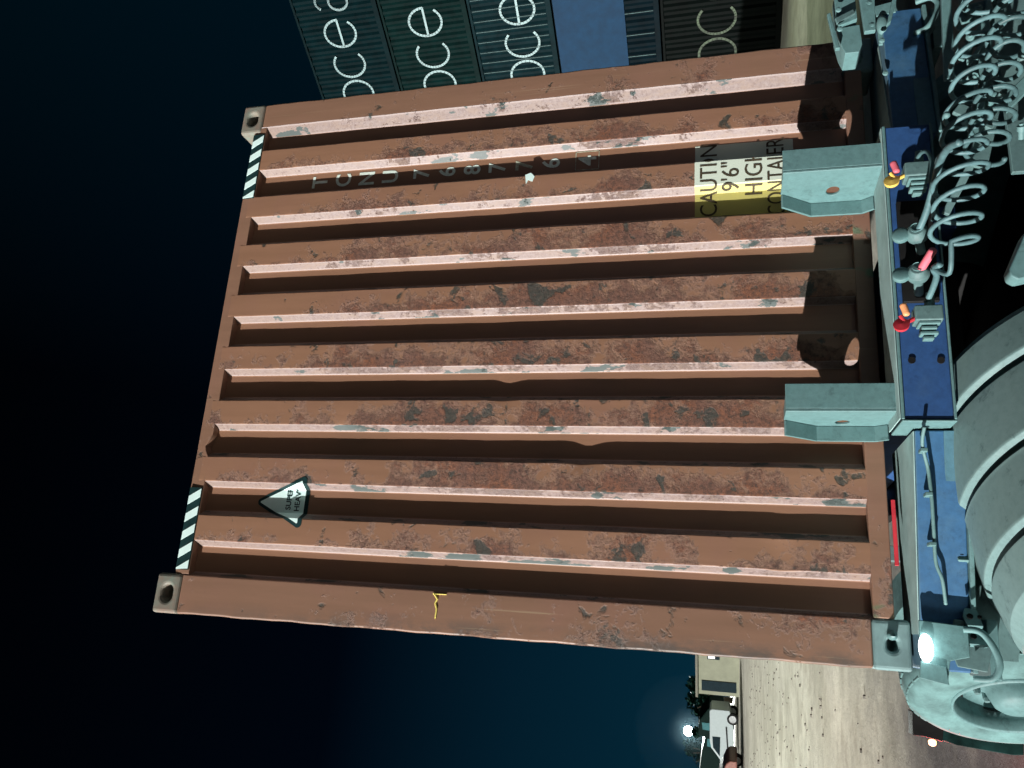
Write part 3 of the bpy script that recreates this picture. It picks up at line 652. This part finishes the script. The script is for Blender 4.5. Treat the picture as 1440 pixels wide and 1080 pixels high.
# frame rails, tail lamps, flaps
for s_ in (.55, 1.45):
    p0 = W1+A_*s_+F_*(-.5); p0.z = .60; b = MB(); b.prism([p0, p0+A_*.08, p0+A_*.08+Zv*.22, p0+Zv*.22], F_*1.9); b.build('frame_rail', M['black'], tk, bevel=.004)
b = MB(); q = W1+A_*1.05+F_*.75; b.lathe([(0, .0), (0, .45), (.05, .45), (.06, 0)], (q.x, q.y, .82), (0, 0, 1), 40).build('fifth_wheel', M['black'], tk, bevel=.004)
b = MB(); P4 = [at(1322, 1015, 2.15), at(1440, 1005, 2.15), at(1440, 1062, 2.15), at(1424, 1062, 2.15), at(1345, 1048, 2.15), at(1322, 1040, 2.15)]
b.prism(P4, (0, .02, 0)).build('mud_flap', M['darkgreen'], tk, bevel=.003)
b = MB(); b.prism([at(1283, 1000, 2.12), at(1328, 1010, 2.12), at(1326, 1043, 2.12), at(1300, 1036, 2.12), at(1284, 1034, 2.12)], (0, .12, 0)).build('tail_lamp_housing', M['black'], tk, bevel=.004)
q = at(1311, 1043, 2.2); b = MB(); b.lathe([(0, .0), (0, .02), (.014, .018), (.02, 0)], q, (-.8, .5, -.1), 20).build('tail_lamp', M['amber'], tk, smooth=True)
tl = bpy.data.lights.new('tail_glow', 'POINT'); tl.energy = 14; tl.color = (1, .12, .12); tl.shadow_soft_size = .04
to = bpy.data.objects.new('tail_glow', tl); COL.objects.link(to); to.location = q+Vector((-.12, .12, -.03))
p0 = W1+A_*.45+F_*.6; p0.z = .34; MB().prism([p0, p0+A_*1.25, p0+A_*1.25+Zv*.26, p0+Zv*.26], F_*3.7).build('chassis_deck', M['black'], tk, bevel=.01)  # black tractor deck, put in to block bounce light and deepen shade
p0 = W1+A_*(-.05)+F_*4.2; p0.z = 1.0; b = MB(); b.prism([p0, p0+A_*2.45, p0+A_*2.45+Zv*2.3, p0+Zv*2.3], F_*2.0).build('cab', M['blue'], tk, bevel=.12, segs=4)  # off-frame tractor cab, put in to block fill on the shaded end
# small bracket plates bolted along the frame behind the mudguard
for X, Y, w_, h_ in ((1336, 666, .050, .085), (1339, 704, .06, .055), (1345, 750, .05, .07), (1354, 783, .05, .05), (1366, 872, .06, .05), (1371, 900, .05, .06)):
    q = at(X, Y, -.12); b = MB(); b.prism([q+A_*(-w_/2)+Zv*(-h_/2), q+A_*(w_/2)+Zv*(-h_*.3), q+A_*(w_/2)+Zv*(h_*.35), q+A_*(w_*.1)+Zv*(h_/2), q+A_*(-w_/2)+Zv*(h_*.4)], F_*.02)
    o = b.build('chassis_bracket', M['galv'], tk, bevel=.003)
    b = MB(); b.lathe([(0, 0), (0, .009), (.004, .009)], q+F_*.021+Zv*.008, F_, 12).lathe([(0, 0), (0, .006), (.004, .006)], q+F_*.021-Zv*.018, F_, 12).build('bolt_hole', M['black'], o)
b = MB(); p0 = at(1352, 925, -.02); p1 = at(1360, 640, -.02); b.prism([p0+Zv*.0, p1+Zv*.0, p1-Zv*.16, p0-Zv*.16], (0, .03, 0)).build('frame_plate', M['galvd'], tk)
# hose carrier, pipes and clutter behind the cab
def bar(X0, Y0, y0, X1, Y1, y1, w_, d_, mat='galv', nm='hose_rack_bar'):
    a, c = at(X0, Y0, y0), at(X1, Y1, y1); t = (c-a).normalized(); s_ = t.cross(Vector((0, 1, 0))).normalized()*w_
    b = MB(); b.prism([a-s_, a+s_, a+s_+Vector((0, d_, 0)), a-s_+Vector((0, d_, 0))], c-a).build(nm, M[mat], tk, bevel=.003)
bar(1330, -30, -0.43, 1336, 110, -0.43, .016, .02); bar(1400, -40, -0.48, 1372, 190, -0.48, .017, .03); bar(1415, -30, -0.48, 1450, 240, -0.48, .05, .02, 'galvd')
bar(1352, 82, -0.53, 1385, 30, -0.53, .010, .015); bar(1362, 90, -0.53, 1395, 40, -0.53, .006, .01); bar(1380, 100, -0.46, 1460, 60, -0.46, .03, .03, 'galvd'); bar(1350, 20, -0.44, 1460, -10, -0.44, .03, .02, 'galv')
bar(1345, 150, -0.48, 1400, 175, -0.48, .02, .02, 'galvd'); bar(1376, 230, -0.44, 1400, 120, -0.44, .028, .03, 'galvd'); bar(1410, 150, -0.58, 1450, 110, -0.58, .02, .02, 'galv'); bar(1330, 300, -0.38, 1374, 215, -0.43, .012, .015, 'galvd')
rnd = random.Random(11)
for i in range(16):
    X, Y = rnd.uniform(1350, 1440), rnd.uniform(0, 215); q = at(X, Y, -.50+rnd.uniform(-.04, .06)); r = rnd.uniform(.010, .022)
    b = MB(); d = Vector((rnd.uniform(-1, 1), -1, rnd.uniform(-.5, 1))).normalized(); b.lathe([(-.03, 0), (-.03, r*.7), (-.005, r*.7), (-.004, r), (.012, r), (.014, r*.5), (.02, r*.5), (.021, 0)], q, d, 8 if i % 2 else 14)
    b.build('pipe_fitting', M['galv' if i % 3 else 'galvd'], tk, bevel=.001)
q = at(1331, 162, -.85); b = MB(); b.lathe([(-.01, 0), (-.008, .007), (0, .010), (.008, .007), (.01, 0)], q, (0, 1, 0), 14).build('cable_knob', M['galv'], tk, smooth=True)
b = MB(); P4 = [at(1440, 328, -1.3), at(1419, 378, -1.3), at(1422, 388, -1.3), at(1432, 393, -1.3), at(1470, 385, -1.3), at(1470, 310, -1.3)]; b.prism(P4, (0, .04, 0)).build('step_plate', M['galv'], tk, bevel=.004)

# ------------------------------------------------------------------ container stack on the right
B0 = Vector((13.40, 15.32)); WD = Vector((math.sin(math.radians(-32)), math.cos(math.radians(-32)))); WNn = Vector((WD.y, -WD.x))   # WNn points away from the viewer side
if (B0-Vector((CX, CY))).dot(WNn) < 0: WNn = -WNn
def W3(s, dpt, z): p = B0+WD*s+WNn*dpt; return Vector((p.x, p.y, z))
def letter_strokes(ch):              # unit x-height 1, returns list of polylines (x, z), advance
    arc = lambda cx, cz, r, a0, a1, n=26: [(cx+r*math.cos(math.radians(a0+(a1-a0)*i/n)), cz+r*math.sin(math.radians(a0+(a1-a0)*i/n))) for i in range(n+1)]
    if ch == 'o': return [arc(.5, .5, .46, 0, 360)]
    if ch == 'c': return [arc(.5, .5, .46, 50, 310)]
    if ch == 'e': return [arc(.5, .5, .46, 0, 318), [(.04, .5), (.96, .5)]]
    if ch == 'a': return [arc(.5, .68, .28, 140, 0)+[(.80, .68), (.80, .04)], arc(.46, .30, .27, 70, 290)+[(.80, .12)], [(.55, .56), (.80, .56)]]
    if ch == 'n': return [[(.1, .04), (.1, .96)], arc(.45, .6, .35, 180, 0)+[(.80, .04)]]
    return []
bounds = [(.43, 3.40), (3.44, 6.18), (6.22, 8.46), (8.50, 10.95), (10.99, 13.5)]
cols = [(.0006, .0016, .0014), (.0004, .0035, .0055), (.0014, .008, .010), (.0006, .0065, .0062), (.0003, .0055, .0068)]  # very dark colours stand in for the weak light on the stack
txtz = [(1.50, .30), None, (6.62, .9), (9.22, .9), (11.78, .9)]
names = ['near black container at the bottom of the stack, worn ocean lettering', 'dark container with a blue panel, second from the bottom of the stack', 'dark blue green container with white lettering, middle of the stack, pale ribs catching light', 'dark green container with white lettering, second from the top of the stack', 'dark teal container with white lettering on top of the stack']
for i, ((z0, z1), c, tz, nm) in enumerate(zip(bounds, cols, txtz, names)):
    t = empty('stacked_container', W3(-4.9, 1.2, z0), nm, 'shipping container', 'containers stacked in the yard')
    mt = plain('stack paint', c, .6, var=.3, sc=3, bump=0, spec=.03)
    b = MB(); bm = b.bm; s = -10.9; pts = []
    while s < 1.0:
        for ds, dd in ((0, 0), (.07, 0), (.138, .036), (.208, .036)): pts.append((s+ds, dd+.02))
        s += .276
    a = [bm.verts.new(W3(x, d, z0+.14)) for x, d in pts]; e_ = [bm.verts.new(W3(x, d, z1-.06)) for x, d in pts]
    for j in range(len(a)-1): bm.faces.new((a[j], a[j+1], e_[j+1], e_[j]))
    b.build('side_wall', mt, t)
    b = MB(); b.prism([W3(-11, .062, z0+.02), W3(1.19, .062, z0+.02), W3(1.19, 2.43, z0+.02), W3(-11, 2.43, z0+.02)], (0, 0, z1-z0-.04)); b.build('body', mt, t)
    for (za, zb_) in ((z0, z0+.14), (z1-.07, z1)):
        b = MB(); b.prism([W3(-10.8, 0, za), W3(1.0, 0, za), W3(1.0, .07, za), W3(-10.8, .07, za)], (0, 0, zb_-za)); b.build('side_rail', mt, t, bevel=.006)
    for sa in (-11, 1.04):
        b = MB(); b.prism([W3(sa, -.004, z0), W3(sa+.16, -.004, z0), W3(sa+.16, .17, z0), W3(sa, .17, z0)], (0, 0, z1-z0)); b.build('corner_post', mt, t, bevel=.006)
    if tz:
        zb0, hgt = tz[0], 1.02 if i else 1.02
        mtx = plain('white hull lettering' if i else 'worn grey lettering', (.12, .20, .205) if i else (.030, .045, .026), .5, var=.15 if i else .8, sc=4, bump=0)  # letter colours dimmed for the weak light, most on the bottom row
        adv = .86; start = .45
        for q_, ch in enumerate('ocean'):
            b = MB()
            for pl in letter_strokes(ch):
                for (xa, za), (xb, zb_) in zip(pl, pl[1:]):
                    A2 = Vector((xa*.80, za*hgt)); C2 = Vector((xb*.80, zb_*hgt)); d2 = (C2-A2); 
                    if d2.length < 1e-5: continue
                    dn = d2.normalized(); n2 = Vector((-dn.y, dn.x))*.030; A2 -= dn*.012; C2 += dn*.012
                    if i == 0 and random.random() < .0: continue
                    f = lambda v2: W3(start-q_*adv-v2.x, .012, zb0+v2.y)
                    b.prism([f(A2-n2), f(A2+n2), f(C2+n2), f(C2-n2)], (WNn.x*.006, WNn.y*.006, 0))
            b.build('painted_letter', mtx, t)
    if i == 1:  # upper part painted blue as the container's lit area, dark below
        b = MB(); f = lambda s_, z: W3(s_, -.006, z)
        b.prism([f(-11, z0+.88), f(.95, z0+.88), f(.95, z1-.02), f(-11, z1-.02)], (WNn.x*.01, WNn.y*.01, 0)); b.build('blue_panel', plain('blue panel paint', (.0008, .017, .043), .5, spec=.04, var=.15, sc=4, bump=0), t)
    if i in (1, 2):                  # light caught on rib edges, painted as pale strips
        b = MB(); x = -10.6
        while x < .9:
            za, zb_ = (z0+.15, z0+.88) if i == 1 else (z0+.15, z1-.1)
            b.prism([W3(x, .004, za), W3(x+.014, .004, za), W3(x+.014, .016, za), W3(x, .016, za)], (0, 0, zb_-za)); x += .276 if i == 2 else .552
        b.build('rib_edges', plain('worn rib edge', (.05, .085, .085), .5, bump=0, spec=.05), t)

# ------------------------------------------------------------------ far left: hut, van, truck, trees, flood mast
def P2(X, Y, dist): return atd(X, Y, dist)
hb = atd(1039, 950, 42.8); base = Vector((hb.x, hb.y, gz(hb.x, hb.y)))
hut = empty('site_office', base, 'small cream site office with a lit window and dark doorway beyond the yard', 'building')
Rr = RV.copy(); Rr.z = 0; Rr.normalize(); Dd = Vector((-Rr.y, Rr.x, 0))
if Dd.dot(DV) < 0: Dd = -Dd
def hx(u, d, z): return base+Rr*u+Dd*d+Zv*z
def hbox(u0, u1, d0, d1, z0, z1, name, mat, parent, bevel=0):
    b = MB(); b.prism([hx(u0, d0, z0), hx(u1, d0, z0), hx(u1, d1, z0), hx(u0, d1, z0)], (0, 0, z1-z0)); return b.build(name, mat, parent, bevel=bevel)
Mc = plain('cream render', (.20, .21, .15), .8, var=.12, sc=2); Md = plain('dark glass', (.01, .02, .025), .3, bump=0)
hbox(-1.15, 3.2, 0, 4, -.3, 2.15, 'wall', Mc, hut); hbox(-1.3, 3.3, -.15, 4.1, 2.15, 2.27, 'roof', plain('roof sheet', (.12, .12, .09), .6), hut)
hbox(-.95, -.42, -.03, .0, .15, 1.95, 'door', Md, hut); o = hbox(.75, 1.35, -.03, 0, 1.0, 1.65, 'window', Md, hut); hbox(.8, 1.3, -.05, -.035, 1.25, 1.6, 'pane', emis('lit pane', (.8, 1, .95), .25), o)
def vehicle(name, label, cat, origin, dirv, prof, width, mat, wheels, wins, wr=.33, group=None, extra=None):
    org = Vector(origin); dv = Vector(dirv).normalized(); sd = Vector((-dv.y, dv.x, 0))
    if sd.dot(Vector((CX, CY, 0))-org) < 0: sd = -sd        # sd: towards the viewer
    t = empty(name, org, label, cat, group); f = lambda x, z, k=0: org+dv*x+Zv*z+sd*k
    b = MB(); b.prism([f(x, z, -width/2) for x, z in prof], sd*width); b.build('body', mat, t, bevel=.07, segs=3)
    for wp in wins:
        b = MB(); b.prism([f(x, z, width/2-.01) for x, z in wp], sd*.02); b.build('window', Md, t)
    for x in wheels:
        for k in (width/2-.20, -width/2-.02):
            b = MB(); b.lathe([(0, .0), (0, wr*.6), (.01, wr*.9), (.04, wr), (.18, wr), (.21, wr*.9), (.22, wr*.6), (.22, 0)], f(x, wr, k), sd, 28); wh = b.build('wheel', M['black'], t)
            b = MB(); b.lathe([(.222, 0), (.224, wr*.55), (.23, wr*.6), (.20, wr*.62)], f(x, wr, k), sd, 20).build('rim', plain('wheel rim', (.4, .42, .42), .4, bump=0), wh)
    if extra: extra(t, f, sd, width)
    return t
va = atd(1041, 998, 43.5); va.z = gz(va.x, va.y); dv = Vector((-.98, .2, 0))
Mw = plain('white van paint', (.36, .42, .42), .4, var=.05, bump=0)
def vex(t, f, sd, w_):
    b = MB(); b.prism([f(.75, .60, w_/2+.004), f(2.3, .52, w_/2+.004), f(2.3, .58, w_/2+.004), f(.75, .67, w_/2+.004)], sd*.02).build('side_trim', M['black'], t)
    b = MB(); b.prism([f(-.12, .8, w_/2-.3), f(-.12, .8, w_/2-.1), f(-.12, 1.0, w_/2-.1), f(-.12, 1.0, w_/2-.3)], (0, 0, .01)).build('tail_lamp', M['red'], t)
vehicle('white_van', 'white panel van parked in front of the dark truck beyond the yard', 'van', va, dv, [(-.15, .45), (-.15, 1.42), (0, 1.5), (1.55, 1.5), (1.9, 1.42), (2.45, .98), (3.1, .86), (3.4, .75), (3.45, .3), (2.9, .25), (.7, .25), (.4, .3)], 1.6, Mw, (.32, 2.75), [[(1.3, .95), (2.28, .98), (1.85, 1.33), (1.3, 1.36)]], .31, extra=vex)
tb_ = atd(1041, 1004, 49); tb_.z = gz(tb_.x, tb_.y); dt = atd(1041, 1060, 49)-atd(1041, 1004, 49); dt.z = 0
vehicle('dark_truck', 'dark high truck parked behind the white van', 'truck', tb_, dt, [(-.6, .6), (-.6, 1.5), (.2, 2.05), (1.1, 2.15), (1.2, 1.7), (2.0, 1.9), (4.5, 2.2), (4.5, .5)], 2.2, plain('dark truck paint', (.004, .012, .010), .6, spec=.03), (.4, 3.2), [], .48,
        extra=lambda t, f, sd, w_: [MB().prism([f(x, z, w_/2) for x, z in wp], sd*.02).build('window', plain('teal pane', (.03, .12, .13), .3, bump=0), t) for wp in ([(.3, 1.4), (.75, 1.38), (.72, 1.85), (.3, 1.9)], [(1.25, 1.2), (1.75, 1.25), (1.7, 1.6), (1.25, 1.58)])])
cb = atd(1050, 1062, 38); cb.z = gz(cb.x, cb.y); dc = -Rr
def cex(t, f, sd, w_):
    b = MB(); b.prism([f(.50, .98, w_/2), f(.62, .98, w_/2), f(.62, 1.08, w_/2+.16), f(.50, 1.08, w_/2+.16)], (0, 0, .09)).build('side_mirror', M['black'], t, bevel=.02)
vehicle('brown_car', 'reddish brown car at the lower corner with a dark windscreen and black mirror', 'car', cb, dc, [(-.02, .3), (-.02, .62), (.15, .8), (.9, 1.12), (2.2, 1.15), (2.9, .9), (3.9, .8), (3.9, .3)], 1.65, plain('reddish car paint', (.22, .10, .08), .35, bump=0), (.6, 3.1), [[(.5, .78), (1.0, 1.02), (1.9, 1.04), (1.9, .78)]], .3, extra=cex)
# flood mast
fp = atd(968, 1028, 62); mast = empty('flood_mast', (fp.x, fp.y, gz(fp.x, fp.y)), 'tall thin mast with one lit white flood lamp over the parked vehicles', 'flood light')
b = MB(); b.tube([(fp.x, fp.y+.3, gz(fp.x, fp.y)), (fp.x, fp.y+.3, fp.z-.55)], [.06, .04], 12).build('pole', M['black'], mast)
dirc = (CP-fp).normalized(); b = MB(); b.lathe([(-.1, .1), (-.05, .32), (0, .36), (.02, .32), (.03, 0)], fp, dirc, 24).build('lamp_head', M['flood'], mast, smooth=True)
fl = bpy.data.lights.new('flood_light', 'SPOT'); fl.energy = 32000; fl.spot_size = math.radians(64); fl.spot_blend = .6; fl.color = (.93, 1, .93); fl.shadow_soft_size = .4
fo = bpy.data.objects.new('flood_light', fl); COL.objects.link(fo); fo.location = fp+dirc*.8; fo.rotation_euler = (Vector((-2, 12, -1))-fp).to_track_quat('-Z', 'Y').to_euler()
hz = MB(); bmesh.ops.create_icosphere(hz.bm, subdivisions=4, radius=4.2, matrix=Matrix.Translation(fp)); hzm = bpy.data.materials.new('thin dust haze'); hzm.use_nodes = True; ht = hzm.node_tree; ht.nodes.clear()  # small haze ball added round the lamp to give its halo
pv = ht.nodes.new('ShaderNodeVolumePrincipled'); pv.inputs['Density'].default_value = .0012; pv.inputs['Color'].default_value = (.55, .85, 1, 1); ho = ht.nodes.new('ShaderNodeOutputMaterial'); ht.links.new(pv.outputs[0], ho.inputs['Volume'])
tag(hz.build('haze', hzm), kind='stuff')
right_fill = bpy.data.lights.new('flood_light', 'SPOT'); right_fill.energy = 3200; right_fill.spot_size = math.radians(42); right_fill.spot_blend = .3; right_fill.color = (.85, 1, .72); right_fill.shadow_soft_size = .4  # added off-frame fill for the right ground, no lamp built
g2 = bpy.data.objects.new('flood_light', right_fill); COL.objects.link(g2); g2.location = (22, 3, 9); g2.rotation_euler = (Vector((10.5, 11, 0))-Vector((22, 3, 9))).to_track_quat('-Z', 'Y').to_euler()
left_fill = bpy.data.lights.new('flood_light', 'SPOT'); left_fill.energy = 20000; left_fill.spot_size = math.radians(75); left_fill.spot_blend = .7; left_fill.color = (1, 1, .88); left_fill.shadow_soft_size = .4  # second added fill, unseen, brightens the left ground
g3 = bpy.data.objects.new('flood_light', left_fill); COL.objects.link(g3); g3.location = (-27, 17, 10); g3.rotation_euler = (Vector((-5, 22, 0))-Vector((-27, 17, 10))).to_track_quat('-Z', 'Y').to_euler()
# trees
def tree(X, Y, dist, h, rad, label, seed):
    p = atd(X, Y, dist); base_ = Vector((p.x, p.y, gz(p.x, min(p.y, 60)))); t = empty('broadleaf_tree', base_, label, 'tree', 'dark trees beyond the yard'); r = random.Random(seed)
    b = MB(); b.tube([base_, base_+Zv*h*.3, base_+Vector((.2, 0, h*.6))], [.2, .15, .06], 8)
    for k in range(6): a = r.uniform(0, 6.28); b.tube([base_+Zv*h*.35, base_+Vector((math.cos(a)*rad*.6, math.sin(a)*rad*.6, h*r.uniform(.55, .85)))], [.08, .03], 6)
    b.build('trunk', plain('bark', (.05, .04, .03), .8), t)
    b = MB(); bm = b.bm; cl = [(Vector((r.gauss(0, rad*.45), r.gauss(0, rad*.45), h*r.uniform(.42, .92))), r.uniform(.3, .6)*rad*.7) for _ in range(14)]
    for i in range(1500):
        c, rr = r.choice(cl); d = Vector((r.gauss(0, 1), r.gauss(0, 1), r.gauss(0, .8))).normalized()*rr*r.uniform(.5, 1.05); q = base_+c+d; a = Vector((r.gauss(0, 1), r.gauss(0, 1), r.gauss(0, 1))).normalized()*.13; c2_ = a.orthogonal().normalized()*.09
        bm.faces.new([bm.verts.new(q-a), bm.verts.new(q+c2_), bm.verts.new(q+a), bm.verts.new(q-c2_)])
    b.build('crown', plain('leaves', (.004, .018, .013), .6, bump=0, spec=.05), t)
tree(1040, 986, 52, 3.0, 1.3, 'dark bushy tree between the site office and the dark truck', 2)
tree(1040, 1062, 66, 3.6, 1.8, 'dark wide tree behind the dark truck', 5)
